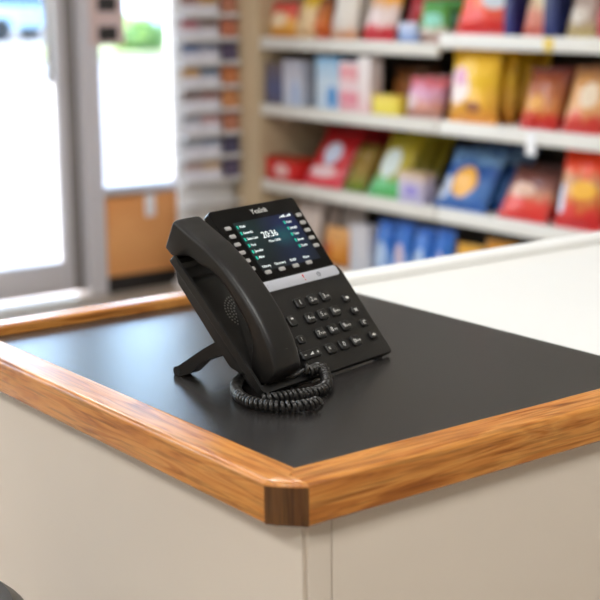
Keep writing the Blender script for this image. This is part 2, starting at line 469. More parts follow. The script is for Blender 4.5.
MB().box(PX - .018, PX, PY + .0282, YEND, .08, ZBOT + .004, .0008).build('front_panel', M['cream'], ct)
MB().box(PX - .04, PX - .02, PY + .02, YEND, 0, .08).build('kick_board', M['black'], ct)
MB().box(-1.455, -1.437, PY, YEND, 0, ZBOT).build('back_panel', M['cream'], ct)

# black stool by the counter's end panel
st = empty('bar_stool', (-1.173, .368, 0), label='round black padded bar stool standing beside the counter end panel', cat='stool')
MB().lathe([(.02, .70), (.155, .70), (.17, .715), (.175, .74), (.17, .768), (.155, .782), (.08, .786), (.01, .786)], (0, 0, 0), 56).build('seat', M['vinyl'], st)
MB().lathe([(.022, .03), (.022, .70)], (0, 0, 0), 20).build('column', M['chrome'], st)
MB().lathe([(.19, 0), (.19, .01), (.12, .03), (.03, .045)], (0, 0, 0), 40).build('base', M['chrome'], st)
MB().tube([(.12 * math.cos(2 * PI * k / 32), .12 * math.sin(2 * PI * k / 32), .28) for k in range(33)], .008).cyl((0, 0, .28), (.12, 0, .28), .007).cyl((0, 0, .28), (-.12, 0, .28), .007).build('foot_ring', M['chrome'], st)

# ------------------------------------------------------------------ desk phone
TI = math.radians(48); CT, ST = math.cos(TI), math.sin(TI)
YAW = math.radians(103.186)
ORG = Vector((-1.0394, .7434, TZ))
ph = empty('desk_phone', ORG, YAW, label='black corded office desk phone with lit colour screen on the charcoal counter top', cat='telephone')
def T(u, v, n): return (u / 1000, (v * CT - n * ST) / 1000, (v * ST + n * CT + 6) / 1000)
def Tb(u, h, z): return (u / 1000, h / 1000, z / 1000)       # upright coordinates: right, back, up (mm)
def W2L(p):
    d = Vector(p) - ORG; c, s = math.cos(-YAW), math.sin(-YAW)
    return Vector((d.x * c - d.y * s, d.x * s + d.y * c, d.z))
def L2W(p):
    c, s = math.cos(YAW), math.sin(YAW); p = Vector(p)
    return ORG + Vector((p.x * c - p.y * s, p.x * s + p.y * c, p.z))

def text(txt, size, u, v, n, align='CENTER', th=.12):
    cu = bpy.data.curves.new('lettering', 'FONT'); cu.body = txt; cu.size = size; cu.align_x = align; cu.align_y = 'CENTER'; cu.extrude = th; cu.resolution_u = 3
    o = bpy.data.objects.new('lettering', cu); COL.objects.link(o)
    dg = bpy.context.evaluated_depsgraph_get(); dg.update()
    me = bpy.data.meshes.new_from_object(o.evaluated_get(dg))
    vs = [(p.co.x + u, p.co.y + v, p.co.z + n) for p in me.vertices]; fs = [tuple(p.vertices) for p in me.polygons]
    bpy.data.objects.remove(o); bpy.data.curves.remove(cu); bpy.data.meshes.remove(me)
    return vs, fs

# keypad body
mb = MB(); slab(mb, rpoly([(79, -.6), (207.5, -.6), (210.5, 104), (206, 113.5), (79, 113.5)], [.5, 3.5, 7, 3, .5]), -7, 0, 1.3, 4, rb=1)
body = mb.build('body', M['plastic'], ph, T, 40)
# back housing
mb = MB()
hp = [(26, -7), (44, -24), (100, -24), (113, -14), (114, -7)]
mb.loft([[(u, v + dv * (1 if v < 60 else -1), n + (1.5 if k else 0) * (1 if n < -10 else 0)) for v, n in hp] for u, dv, k in ((81, 2, 1), (83, 0, 0), (194, 0, 0), (196, 2, 1))])
hq = [(31, -20.2), (46, -26), (100, -26), (112, -20.2)]
mb.loft([[(u, v + dv * (1 if v < 60 else -1), n + dv * .6 * (1 if n < -22 else 0)) for v, n in hq] for u, dv in ((8, 2), (10, 0), (84, 0))])
mb.box(80, 200, 112, 190, -20, -7, 3)
mb.build('back_housing', M['plastic_smooth'], ph, T, 30)
# cradle: a dished tray with rim, ear well and mouth well
def sst(a, b, x):
    t = max(0, min(1, (x - a) / (b - a))); return t * t * (3 - 2 * t)
def cradle_n(u, v):
    rim = -6 * (v / 168) ** 2
    inside = sst(4.2, 6.2, u) * (1 - sst(74, 77, u)) * sst(9, 13, v) * (1 - sst(163, 167, v) * .55)
    fl = -14 + 1.5 * math.cos((u - 40) / 30)
    fl -= 5 * sst(136, 146, v) + 3 * (1 - sst(40, 50, v))
    return rim * (1 - inside) + fl * inside
NU, NV = 60, 100
gv, idx = [], {}
for j in range(NV + 1):
    for i in range(NU + 1):
        v = 168 * j / NV; e = 0
        if v > 164: e = 4 - math.sqrt(max(0, 16 - (v - 164) ** 2))
        u = e + (79.5 - e) * i / NU
        if v < 5: u = max(u, 5 - math.sqrt(max(0, 25 - (5 - v) ** 2)))
        idx[i, j] = len(gv); gv.append((u, v, cradle_n(u, v)))
mb = MB(); gf = [(idx[i, j], idx[i + 1, j], idx[i + 1, j + 1], idx[i, j + 1]) for i in range(NU) for j in range(NV)]
loop = [idx[i, 0] for i in range(NU)] + [idx[NU, j] for j in range(NV)] + [idx[i, NV] for i in range(NU, 0, -1)] + [idx[0, j] for j in range(NV, 0, -1)]
def skirt(k, ins):
    u, v, n = gv[k]; cu, cv = 40, 84
    du = ins if u < cu else -ins; dv = ins if v < 4 else (-ins if v > 150 else 0)
    return (u + du if abs(u - cu) > 30 else u, v + dv, min(n, -6 * (v / 168) ** 2))
base0 = len(gv)
s1 = [(*skirt(k, .0)[:2], skirt(k, 0)[2] - 7.5) for k in loop]; s2 = [(*skirt(k, 1.2)[:2], skirt(k, 0)[2] - 8.7 + (2.2 if gv[k][1] < 8 else 0)) for k in loop]
for k in loop: gv[k] = (gv[k][0], gv[k][1], gv[k][2])
n_ = len(loop); vs = gv + s1 + s2
for q in range(n_):
    q2 = (q + 1) % n_
    gf.append((loop[q], base0 + q, base0 + q2, loop[q2])); gf.append((base0 + q, base0 + n_ + q, base0 + n_ + q2, base0 + q2))
gf.append(tuple(base0 + n_ + q for q in range(n_)))
mb.add(vs, gf)
mb.loft([[(u, v, n) for u, v in rrect(3, 78, 26 + k, 163 - k, 6)] for n, k in ((-8, 0), (-15, 2), (-22, 14))], cap0=False)
cradle = mb.build('handset_cradle', M['plastic'], ph, T, 32)
# ear rest lug and hook
MB().box(30, 46, 46, 52, -14, -7, 1.5).build('handset_hook', M['plastic_smooth'], cradle, T)
# loudspeaker grille in the cradle floor
mb = MB()
for ring, cnt in ((0, 1), (3.6, 6), (7.2, 13), (10.8, 19), (14.4, 26), (18, 32)):
    for k in range(cnt):
        a = 2 * PI * k / cnt; u, v = 48 + ring * math.cos(a), 94 + ring * math.sin(a)
        mb.loft([[(u + r * math.cos(b * PI / 4), v + r * math.sin(b * PI / 4), n) for b in range(8)] for r, n in ((1.05, cradle_n(u, v) - .3), (1.05, cradle_n(u, v) + .25), (.7, cradle_n(u, v) + .5))])
mb.build('speaker_grille', M['grille'], cradle, T)
# rubber feet
for u in (14, 186): MB().box(u, u + 8, 3.5, 10, .05, 2.7).build('rubber_foot', M['rubber'], ph, Tb)
# stand: a plate with two legs behind the phone
sd = MB()
leg = [(66, 47), (90, 33), (127, 8.5), (131, 3), (130, .1), (122, .1), (108, 5), (92, 19), (74, 28), (55, 35)]
for u0 in (11, 150):
    sd.loft([[(u, h, z) for h, z in leg] for u in (u0, u0 + 15)])
sd.loft([[(u, h, z) for h, z in ((66, 46), (100, 23), (97, 17), (55, 36))] for u in (25, 151)])
stand = sd.build('stand', M['plastic_smooth'], ph, Tb, 30)
for u0 in (11, 150): MB().cyl((u0 - .5, 126, 5), (u0 + 15.5, 126, 5), 4.7, seg=20).build('rubber_foot', M['rubber'], stand, Tb)

# display head
mb = MB(); slab(mb, rpoly([(71, 112.8), (203.2, 112.8), (207.6, 204), (71, 204)], [3, 2, 4.5, 4.5]), -10, 1.0, 1.2, 4, rb=2)
disp = mb.build('display_head', M['gloss'], ph, T, 35)
mb = MB(); mb.add([(95, 124, 1.25), (189.5, 124, 1.25), (189.5, 185.5, 1.25), (95, 185.5, 1.25), (95, 124, .9), (189.5, 124, .9), (189.5, 185.5, .9), (95, 185.5, .9)],
                  [(0, 1, 2, 3), (7, 6, 5, 4), (0, 4, 5, 1), (1, 5, 6, 2), (2, 6, 7, 3), (3, 7, 4, 0)])
scr = mb.build('screen', M['screen'], disp, T, 0)
uvl = scr.data.uv_layers.new(name='UVMap')
for lp in scr.data.loops:
    p = mb.v[lp.vertex_index]; uvl.data[lp.index].uv = ((p[0] - 95) / 94.5, (p[1] - 124) / 61.5)
mb = MB(); mb.add(*text('Yealink', 8.6, 143.5, 194.6, 1.05)); mb.build('logo', M['legend'], disp, T, 0)
mb = MB(); mb.add(*text('20:36', 11.0, 137.5, 164.6, 1.4)); mb.add(*text('Mon 12/06', 4.2, 139, 156.2, 1.4))
rowsL = ['Mark', 'Amanda', 'Sales Line', 'Paul', 'Jennifer', 'Alice']; rowsR = ['Kate', 'Joseph', 'Tom', 'James', 'Kevin']
for k, s in enumerate(rowsL):
    v = 179.5 - 7.75 * k
    mb.add(*text(s, 4.2, 101.5, v, 1.4, 'LEFT')); MB().box(97.2, 99.6, v - 1.9, v + 1.9, 1.3, 1.55).build('screen_icon', M['icon'], disp, T, 0)
for k, s in enumerate(rowsR):
    v = 174.5 - 7.75 * k
    mb.add(*text(s, 4.2, 172.5, v, 1.4, 'LEFT')); MB().box(168.2, 170.6, v - 1.9, v + 1.9, 1.3, 1.55).build('screen_icon', M['icon'], disp, T, 0)
for k, (s, u) in enumerate((('History', 104.5), ('Directory', 126), ('DND', 147), ('Menu', 168.5))):
    mb.add(*text(s, 4.2, u, 129.2, 1.4))
for k in range(6): mb.add(*MB().box(167 + 3.2 * k, 169 + 3.2 * k, 181.2, 182.2 + (k % 3), 1.3, 1.5).__dict__.values())
mb.build('screen_lettering', M['lettering'], disp, T, 0)
def pill(u, v, w=8.6, h=4.6):
    m_ = MB(); slab(m_, rrect(u - w / 2, u + w / 2, v - h / 2, v + h / 2, 1.6), .8, 2.1, .5, 2); return m_
for k in range(6): pill(84.2 - .35 * k, 180.3 - 10.1 * k).build('line_key', M['softkey'], disp, T)
for k in range(5): pill(198 - .9 * k, 180.3 - 10.1 * k).build('line_key', M['softkey'], disp, T)
for u in (101.5, 123.3, 145.5, 167.6): pill(u, 118.9 + 3.2, 9.2, 4.6).build('soft_key', M['softkey'], disp, T)

# silver function strip
mb = MB(); slab(mb, rpoly([(79, 100.2), (202.5, 100.2), (204, 112.4), (79, 112.4)], [.5, 4, 4, .5]), -.5, 1.3, .6, 3)
fs_ = mb.build('function_strip', M['silver'], ph, T, 40)
mb = MB()
mb.tube([(145.6, 110.2, 1.4), (146.2, 108.4, 1.4), (145.8, 106.4, 1.4)], .75, 6); mb.tube([(146.4, 104.2, 1.4), (146.4, 103.2, 1.4)], .75, 6)
mb.build('handset_symbol', M['red'], fs_, T)
mb = MB(); mb.tube([(170.5 + 2.6 * math.cos(k * PI / 8), 106.4 + 2.6 * math.sin(k * PI / 8), 1.4) for k in range(17)], .4, 5); mb.tube([(169.5, 107.6, 1.4), (171.8, 105.2, 1.4)], .5, 5)
mb.build('headset_symbol', M['grey_print'], fs_, T)
mb = MB(); mb.add(*text(':', 7, 89, 107, 1.3)); mb.build('mute_symbol', M['grey_print'], fs_, T)

# keypad
names = [('1', ''), ('2', 'ABC'), ('3', 'DEF'), ('4', 'GHI'), ('5', 'JKL'), ('6', 'MNO'), ('7', 'PQRS'), ('8', 'TUV'), ('9', 'WXYZ'), ('*', '.'), ('0', ''), ('#', 'SEND')]
def key(name, u, v, w, h, r=3.0, hgt=2.9):
    m_ = MB(); slab(m_, rrect(u - w / 2, u + w / 2, v - h / 2, v + h / 2, r), -.3, hgt, 1.0, 3); return m_.build(name, M['key'], ph, T, 40)
for i, (d, l) in enumerate(names):
    r, c = divmod(i, 3)
    u, v = 117.2 + 20.9 * c + .9 * r, 79.8 - 19.1 * r
    k = key('number_key', u, v, 13.6, 11.6)
    mb = MB(); mb.add(*text(d, 7.2, u - (2.6 if l else 0), v - (1.2 if d == '*' else 0), 2.85))
    if l: mb.add(*text(l, 2.9, u + 2.7, v - .9, 2.85))
    mb.build('legend', M['legend'], k, T, 0)
for r, sym in enumerate('MHTS'):
    u, v = 187.8 + 1.3 * r, 71.2 - 16.2 * r
    k = key('function_key', u, v, 11.4, 9.2); mb = MB()
    if sym == 'M': mb.box(u - 2, u + 2, v - 1.4, v + 1.4, 2.8, 3.0)
    elif sym == 'H': mb.tube([(u - 2.2, v + 1.6, 2.9), (u + 2.2, v - 1.6, 2.9)], .5, 5); mb.tube([(u - 2.2, v - 1.6, 2.9), (u + 2.2, v + 1.6, 2.9)], .5, 5)
    elif sym == 'T': mb.tube([(u + 2.2 * math.cos(q * PI / 6), v + 1.9 * math.sin(q * PI / 6), 2.9) for q in range(1, 10)], .5, 5)
    else:
        mb.add([(u - 2.4, v - .9, 2.95), (u - .9, v - .9, 2.95), (u + .8, v - 2.2, 2.95), (u + .8, v + 2.2, 2.95), (u - .9, v + .9, 2.95), (u - 2.4, v + .9, 2.95)], [(0, 1, 2, 3, 4, 5)])
        mb.tube([(u + 1.9, v - 1.4, 2.9), (u + 2.4, v, 2.9), (u + 1.9, v + 1.4, 2.9)], .4, 5)
    mb.build('legend', M['legend'], k, T, 0)
k = key('function_key', 91.5, 63, 11.4, 12); mb = MB(); mb.box(90, 93.5, 64, 66, 2.8, 3.0); mb.build('legend', M['legend'], k, T, 0)
k = key('function_key', 87.5, 41, 10.5, 9.2); mb = MB(); mb.add(*text('?', 5.5, 87.8, 41, 2.85)); mb.build('legend', M['legend'], k, T, 0)
k = key('volume_key', 88.5, 23.4, 29, 9.4, 2.6)
mb = MB(); mb.box(77.5, 80.5, 23, 23.8, 2.8, 3.0); mb.box(97, 100, 23, 23.8, 2.8, 3.0); mb.box(98.1, 98.9, 21.9, 24.9, 2.8, 3.0)
mb.add([(85.5, 22, 2.95), (91.5, 22, 2.95), (91.5, 25.4, 2.95)], [(0, 1, 2)]); mb.build('legend', M['legend'], k, T, 0)

# handset: curved bar with an ear block and a mouth block
STN = [((193, 8), (183, -16.2)), ((190, 9.2), (179.5, -15.8)), ((180, 12.5), (170, -13)), ((173, 15.2), (161, 1)), ((163, 19), (153, 7.5)), ((152, 22.8), (144, 12)),
       ((142, 25.8), (135, 19)), ((131, 28.2), (127, 23.2)), ((118, 29.8), (117, 26)), ((103, 31), (103, 26.8)), ((89, 31.8), (89, 26.2)), ((67, 31.6), (69, 24)),
       ((51, 29.8), (55, 19.5)), ((37, 27), (44, 12)), ((29, 24.4), (36, 2)), ((21, 21.5), (26, -6)), ((13, 17.8), (14, -4.5)), ((10, 15.5), (10, 0))]
def cr(p0, p1, p2, p3, t):
    return tuple(.5 * (2 * b + (c - a) * t + (2 * a - 5 * b + 4 * c - d) * t * t + (-a + 3 * b - 3 * c + d) * t ** 3) for a, b, c, d in zip(p0, p1, p2, p3))
st2 = []
for i in range(len(STN) - 1):
    for s in (0, 1 / 3, 2 / 3):
        q = [STN[max(0, min(len(STN) - 1, i + k))] for k in (-1, 0, 1, 2)]
        st2.append((cr(*[x[0] for x in q], s), cr(*[x[1] for x in q], s)))
st2.append(STN[-1])
U0, U1 = 8, 47
def section(tp, bt, shrink=0):
    tv, tn = tp; bv, bn = bt; c = (U0 + U1) / 2; hw = (U1 - U0) / 2
    hgt = math.hypot(tv - bv, tn - bn); up = ((tv - bv) / hgt, (tn - bn) / hgt)
    thin = max(0, min(1, (18 - hgt) / 12)); out = []
    for k in range(25):          # top, right to left
        a = PI * k / 24; s = math.copysign(abs(math.cos(a)) ** .42, math.cos(a)); y = 5.2 * abs(math.sin(a)) ** .75
        out.append((s * hw, hgt + y))
    for k in range(17):          # underside, left to right
        a = PI + PI * k / 16; s = math.copysign(abs(math.cos(a)) ** .5, math.cos(a)); y = -(1.5 + 7 * thin) * abs(math.sin(a)) ** .9
        out.append((s * (hw - 1.0), y))
    res = []
    mid = hgt / 2
    for s, y in out:
        s *= (1 - shrink / hw); y = mid + (y - mid) * (1 - shrink / (hgt / 2 + 3))
        res.append((c + s, bv + up[0] * y, bn + up[1] * y))
    return res
loops = [section(*t) for t in st2]
def ends(t, dv, dn):
    return [[(u, v + dv * f, n + dn * f) for u, v, n in section(*t, shrink=sh)] for f, sh in ((1, 3.2), (.8, 1.6), (.42, .5))]
loops = ends(st2[0], 1.6, -.3) + loops + list(reversed(ends(st2[-1], -2.6, -1.5)))
hs = MB().loft(loops).build('handset', M['plastic_smooth'], ph, T, 50)
mb = MB(); mb.add([(26.5, 24, 28.1), (30.5, 24, 28.1), (30.5, 26.4, 29), (26.5, 26.4, 29)], [(0, 1, 2, 3)])
mb.build('handset_mark', M['grille'], hs, T, 0)

# coiled cord
def spline(pts, step=.0006):
    P = [Vector(p) for p in pts]; out = []
    for i in range(len(P) - 1):
        q = [P[max(0, min(len(P) - 1, i + k))] for k in (-1, 0, 1, 2)]
        n = max(2, int((q[2] - q[1]).length / step))
        out += [Vector(cr(*q, s / n)) for s in range(n)]
    return out + [P[-1]]
W = [Vector(L2W(T(36, 6, 5))), Vector(L2W(T(50, 4, 6.5))), Vector(L2W(T(62, 5, 6)))]
lead = [W2L(p) for p in ([L2W(T(28, 14, 2)), L2W(T(33, 9, 3.5)), L2W(T(42, 6.5, 3)), L2W(T(54, 7, 4)), L2W(T(63, 8.5, 5.5))])]
coil_w = [L2W(T(62, 9, 6)), L2W(T(68, 5, 6.3)), (-1.0570, .8262, .9640), (-1.0400, .8190, .9585), (-1.0227, .8051, .9566), (-1.0139, .7885, .9566), (-1.0137, .7727, .9566), (-1.0184, .7561, .9566),
          (-1.0215, .7405, .9566), (-1.0265, .7330, .9566)]
coil2_w = [(-1.1150, .7800, .9566), (-1.0994, .7612, .9566), (-1.0853, .7442, .9566), (-1.0658, .7295, .9566), (-1.0434, .7197, .9566), (-1.0248, .7169, .9566), (-1.0094, .7207, .9566), (-.9945, .7291, .9566),
           (-.9860, .7422, .9566), (-.9835, .7554, .9566), (-.9858, .7653, .9566)]
link_w = [(-.9865, .7655, .9545), (-.9920, .7760, .9520), (-1.0080, .7830, .9522), (-1.0300, .7800, .9522), (-1.0420, .7620, .9522), (-1.0380, .7440, .9520), (-1.0265, .7330, .9545)]
def coil(path, R, pitch, r, seg=16):
    pts = spline([W2L(p) for p in path]); out = []; s = None; ph_ = 0
    for i in range(len(pts) - 1):
        d = pts[i + 1] - pts[i]; L = d.length
        if L < 1e-7: continue
        d.normalize(); s = d.orthogonal().normalized() if s is None else (s - d * s.dot(d)).normalized(); t = d.cross(s)
        n = max(1, int(L / pitch * seg + .5))
        for k in range(n):
            ph_ += 2 * PI * L / pitch / n
            c = pts[i].lerp(pts[i + 1], k / n)
            out.append(c + (s * math.cos(ph_) + t * math.sin(ph_)) * R)
    return out
cm = MB()
cm.tube(coil(coil_w, .0041, .0051, .0016), .0019, 6)
cm.tube(coil(coil2_w, .0041, .0051, .0016), .0019, 6)
cord = cm.build('coiled_cord', M['cord'], ph, None, 60)
MB().tube(spline(lead, .002), .0017, 8).build('cord_lead', M['cord'], cord)
MB().tube(spline([W2L(p) for p in link_w], .002), .0016, 8).build('cord_lead', M['cord'], cord)

# ------------------------------------------------------------------ shelving
YS = 3.642
SH_L, SH_R = (1.125, .836, .502, .17), (1.160, .836, .502, .17)
def shelving(name, x0, x1, zs, label, end=False):
    t = empty(name, ((x0 + x1) / 2, YS, 0), label=label, cat='shelving'); h = (x1 - x0) / 2
    for z in zs + (1.50, 1.85):
        s = MB().box(-h, h, .012, .40, z - .022, z).build('shelf', M['metalshelf'], t)
        MB().box(-h + .002, h - .002, -.004, .012, z - .048, z + .004, .003).build('price_rail', M['metalshelf'], s)
    MB().box(-h, h, .40, .415, 0, 2.05).build('back_board', M['shelfback'], t)
    MB().box(-h, h, .02, .04, 0, zs[-1] - .022).build('kick_plate', M['metalshelf'], t)
    if end:
        MB().box(-h - .19, -h - .002, -.012, .43, 0, 2.05, .004).build('end_upright', M['upright'], t)
    return t
shelving('shelving_unit', -5.083, -3.936, SH_L, 'left bay of the snack shelving with a beige end upright', True)
shelving('shelving_unit', -3.931, -2.72, SH_R, 'right bay of the snack shelving, filled with crisp bags')

def bag_mesh(w, h, d, seed, flat=.0):
    nx, nz = 14, 20; bm = bmesh.new(); rows = []
    rnd = random.Random(seed); ph1, ph2 = rnd.random() * 6, rnd.random() * 6
    def pt(i, j, side):
        s = -1 + 2 * i / nx; t = -1 + 2 * j / nz
        crimp = abs(t) > .89
        k = 0 if crimp else (1 - abs(s) ** 2.6) ** .62 * (1 - (abs(t) / .9) ** 4) ** .6 if abs(s) < 1 else 0
        y = d / 2 * k * (1 - .12 * t)
        y *= 1 + .13 * math.sin(5 * s + ph1 + 3 * t) + .08 * math.sin(9 * t + ph2)
        z = h / 2 + h / 2 * t
        if crimp: y = .0012 + .001 * math.sin(i * 2.2)
        x = w / 2 * s * (1 - .05 * (1 - abs(t) ** 2) + (.03 if crimp else 0))
        return (x, -y if side == 0 else y, z)
    V = {}
    for side in (0, 1):
        for j in range(nz + 1):
            for i in range(nx + 1):
                if side == 1 and (i in (0, nx) or j in (0, nz)): V[side, i, j] = V[0, i, j]
                else: V[side, i, j] = bm.verts.new(pt(i, j, side))
    for side in (0, 1):
        for j in range(nz):
            for i in range(nx):
                q = [V[side, i, j], V[side, i + 1, j], V[side, i + 1, j + 1], V[side, i, j + 1]]
                bm.faces.new(q if side == 0 else q[::-1])
    m_ = MB(); m_.bm(bm); return m_

def carton_mesh(w, h, d):
    m_ = MB(); m_.box(-w / 2, w / 2, -d / 2, d / 2, 0, h, .0025)
    m_.box(-w / 2 + .004, w / 2 - .004, -d * .46, d * .1, h, h + .0012)          # tucked flap
    m_.box(-w * .18, w * .18, -d / 2 - .0008, -d / 2, h * .9, h * .94)
    return m_

# name, shelf z, x centre, width, height, kind, lean(deg), colour bands bottom->top, patches, label, rows behind
G = []
def item(kind, name, z, x, w, h, stops, blobs, label, cat, lean=10, depth=None, rear=0, rear_label=None, group=None, yoff=0, rot=0):
    m = packaging(name + '_print', stops, blobs)
    d = depth or (.066 if kind == 'bag' else .07)
    mb = bag_mesh(w, h, d, len(G)) if kind == 'bag' else carton_mesh(w, h, d)
    o = mb.build(name, m); G.append(o)
    tag(o, label, cat, group)
    l = math.radians(lean)
    y = YS + .018 + d / 2 + yoff
    o.location = (x, y, z + .001); o.rotation_euler = (-l, 0, math.radians(rot))
    step = d * 1.24 / math.cos(l) + .003
    for k in range(rear):
        c = o.copy(); COL.objects.link(c); c.location = (x + random.uniform(-.006, .006), y + step * (k + 1), z + .001)
        c['label'] = rear_label % ('directly', 'two places', 'three places')[k]
        if not group: c['group'] = o['group'] = name.replace('_', ' ') + 's in one row'
    return o
RED, WHT, YEL = (204, 34, 40), (238, 234, 230), (238, 190, 40)
z1, z1r, z2, z3, z4 = SH_L[0], SH_R[0], SH_L[1], SH_L[2], SH_L[3]
# top shelf, left bay
item('bag', 'biscuit_bag', z1, -4.985, .18, .15, [(.0, (222, 150, 60)), (.4, (234, 176, 84)), (.7, (222, 90, 74)), (1, (214, 70, 66))], [(.5, .5, .3, .22, (238, 214, 180))], 'orange biscuit bag with red top at the left end of the top shelf', 'bag')
item('bag', 'snack_bag', z1, -4.825, .14, .19, [(.0, (232, 196, 150)), (.6, (240, 214, 170)), (.8, (232, 190, 40)), (1, (236, 196, 40))], [], 'cream snack bag with yellow top on the top shelf', 'bag', lean=18)
item('bag', 'snack_bag', z1, -4.705, .09, .17, [(.0, (216, 96, 44)), (.5, (206, 116, 50)), (1, (120, 66, 30))], [], 'narrow orange snack bag beside the cream one on the top shelf', 'bag')
item('bag', 'snack_bag', z1, -4.56, .16, .22, [(.0, (228, 160, 110)), (.25, (236, 228, 220)), (.8, (240, 234, 226)), (1, (206, 196, 184))], [], 'white snack bag with peach bottom on the top shelf', 'bag', rear=1, rear_label='white snack bag %s behind the front white bag on the top shelf')
item('bag', 'crisp_bag', z1, -4.345, .19, .20, [(.0, (214, 48, 60)), (.22, (214, 60, 70)), (.34, (240, 220, 216)), (.62, (236, 214, 208)), (.8, (240, 168, 50)), (1, (230, 150, 40))], [], 'red, white and orange crisp bag on the top shelf', 'bag', lean=18)
item('bag', 'crisp_bag', z1, -4.165, .15, .21, [(.0, (150, 14, 18)), (1, (176, 16, 20))], [], 'plain dark red crisp bag on the top shelf', 'bag', lean=18, depth=.055, yoff=.045, rear=2, rear_label='plain dark red crisp bag %s behind the front one on the top shelf')
item('carton', 'snack_box', z1, -4.13, .10, .075, [(.0, (110, 140, 200)), (.6, (170, 186, 220)), (1, (206, 206, 222))], [], 'small blue snack box before the dark red bags on the top shelf', 'box', lean=0, depth=.03, yoff=-.003)
item('bag', 'crisp_bag', z1, -4.025, .16, .165, [(.0, (196, 150, 140)), (.25, (210, 200, 190)), (.42, (96, 168, 70)), (1, (60, 128, 44))], [(.6, .5, .28, .16, (150, 220, 200))], 'green crisp bag with pale panel at the right end of the left top shelf', 'bag', rear=1, rear_label='green crisp bag %s behind the front green bag on the top shelf')
# top shelf, right bay
item('bag', 'crisp_bag', z1r, -3.765, .27, .21, [(.0, (208, 44, 46)), (.3, (224, 64, 48)), (.6, (236, 120, 60)), (1, (230, 90, 50))], [(.22, .45, .18, .2, (236, 74, 30)), (.7, .62, .2, .2, (206, 214, 220))], 'wide red crisp bag with white patch on the right top shelf', 'bag', lean=18)
item('carton', 'snack_box', z1r, -3.592, .05, .15, [(.0, (40, 40, 110)), (1, (30, 30, 84))], [], 'thin navy box beside the wide red bag on the right top shelf', 'box', lean=0)
item('bag', 'snack_bag', z1r, -3.495, .12, .19, [(.0, (216, 110, 96)), (.4, (220, 150, 130)), (.65, (222, 206, 170)), (1, (206, 180, 130))], [], 'pink and cream snack bag on the right top shelf', 'bag', lean=18)
item('carton', 'snack_box', z1r, -3.395, .065, .16, [(.0, (34, 46, 104)), (1, (36, 44, 84))], [], 'navy box standing right of the pink and cream bag', 'box', lean=0)
item('bag', 'snack_bag', z1r, -3.285, .13, .20, [(.0, (196, 176, 120)), (.35, (178, 160, 150)), (1, (160, 140, 130))], [(.5, .35, .3, .15, (214, 206, 196))], 'grey beige snack bag on the right top shelf', 'bag', lean=18)
item('bag', 'snack_bag', z1r, -3.155, .10, .20, [(.0, (214, 86, 100)), (1, (190, 60, 76))], [], 'pink snack bag at the right end of the top shelf', 'bag')
# second shelf
item('carton', 'biscuit_box', z2, -5.015, .12, .18, [(.0, (96, 90, 110)), (.4, (84, 92, 130)), (1, (110, 96, 92))], [], 'dull blue grey biscuit box at the left end of the second shelf', 'box', lean=0)
item('carton', 'biscuit_box', z2, -4.88, .13, .195, [(.0, (196, 206, 226)), (.5, (206, 208, 222)), (1, (176, 176, 190))], [(.7, .3, .18, .3, (170, 190, 226))], 'pale grey blue biscuit box on the second shelf', 'box', lean=0)
item('carton', 'biscuit_box', z2, -4.765, .075, .16, [(.0, (90, 100, 120)), (1, (34, 52, 76))], [], 'narrow dark blue biscuit box set back on the second shelf', 'box', lean=0, yoff=.06)
item('carton', 'biscuit_box', z2, -4.635, .15, .215, [(.0, (196, 216, 236)), (.5, (206, 222, 238)), (.85, (160, 196, 226)), (1, (120, 170, 210))], [(.72, .25, .22, .22, (84, 150, 214))], 'light blue biscuit box with blue patch on the second shelf', 'box', lean=0, rear=1, rear_label='light blue biscuit box %s behind the front light blue box')
item('carton', 'biscuit_box', z2, -4.495, .115, .20, [(.0, (236, 196, 204)), (.3, (232, 130, 150)), (.5, (238, 220, 224)), (.8, (230, 140, 150)), (1, (236, 216, 220))], [], 'pink and white striped biscuit box on the second shelf', 'box', lean=0)
item('carton', 'biscuit_box', z2, -4.395, .075, .225, [(.0, (240, 200, 204)), (.4, (238, 222, 222)), (1, (236, 230, 232))], [], 'tall white biscuit box with pink foot on the second shelf', 'box', lean=0)
item('carton', 'snack_box', z2, -4.262, .16, .08, [(.0, (234, 216, 90)), (.5, (238, 220, 84)), (1, (220, 190, 70))], [], 'low yellow snack box before the brown bags on the second shelf', 'box', lean=0, depth=.05)
item('bag', 'biscuit_bag', z2, -4.265, .17, .19, [(.0, (130, 84, 40)), (.5, (140, 84, 36)), (1, (86, 54, 30))], [], 'brown biscuit bag behind the low yellow box', 'bag', yoff=.075, rear=1, rear_label='brown biscuit bag %s behind the front brown bag')
item('bag', 'sweet_bag', z2, -4.07, .20, .16, [(.0, (196, 150, 140)), (.3, (206, 140, 120)), (.55, (212, 160, 190)), (.9, (206, 90, 96)), (1, (150, 60, 60))], [(.2, .35, .2, .2, (216, 190, 190))], 'pink sweet bag left of the big yellow crisp bag', 'bag', rear=1, rear_label='pink sweet bag %s behind the front pink sweet bag')
item('bag', 'crisp_bag', z2, -3.80, .25, .27, [(.0, (226, 150, 60)), (.2, (230, 168, 62)), (.6, (236, 190, 44)), (1, (226, 172, 22))], [(.27, .5, .22, .26, (240, 224, 220)), (.3, .62, .14, .12, (222, 160, 190)), (.6, .22, .16, .07, (150, 90, 70))], 'front big yellow crisp bag with white patch on the second shelf', 'bag', lean=5, depth=.068, rear=3, rear_label='big yellow crisp bag %s behind the front yellow one')
item('bag', 'nut_bag', z2, -3.465, .18, .222, [(.0, (190, 36, 30)), (.18, (196, 50, 36)), (.32, (196, 120, 56)), (.6, (168, 92, 44)), (1, (110, 40, 34))], [(.4, .4, .22, .14, (222, 160, 80))], 'brown nut bag with red foot right of the yellow bags', 'bag', lean=18, depth=.058, rear=2, rear_label='brown nut bag with red foot %s behind the front one')
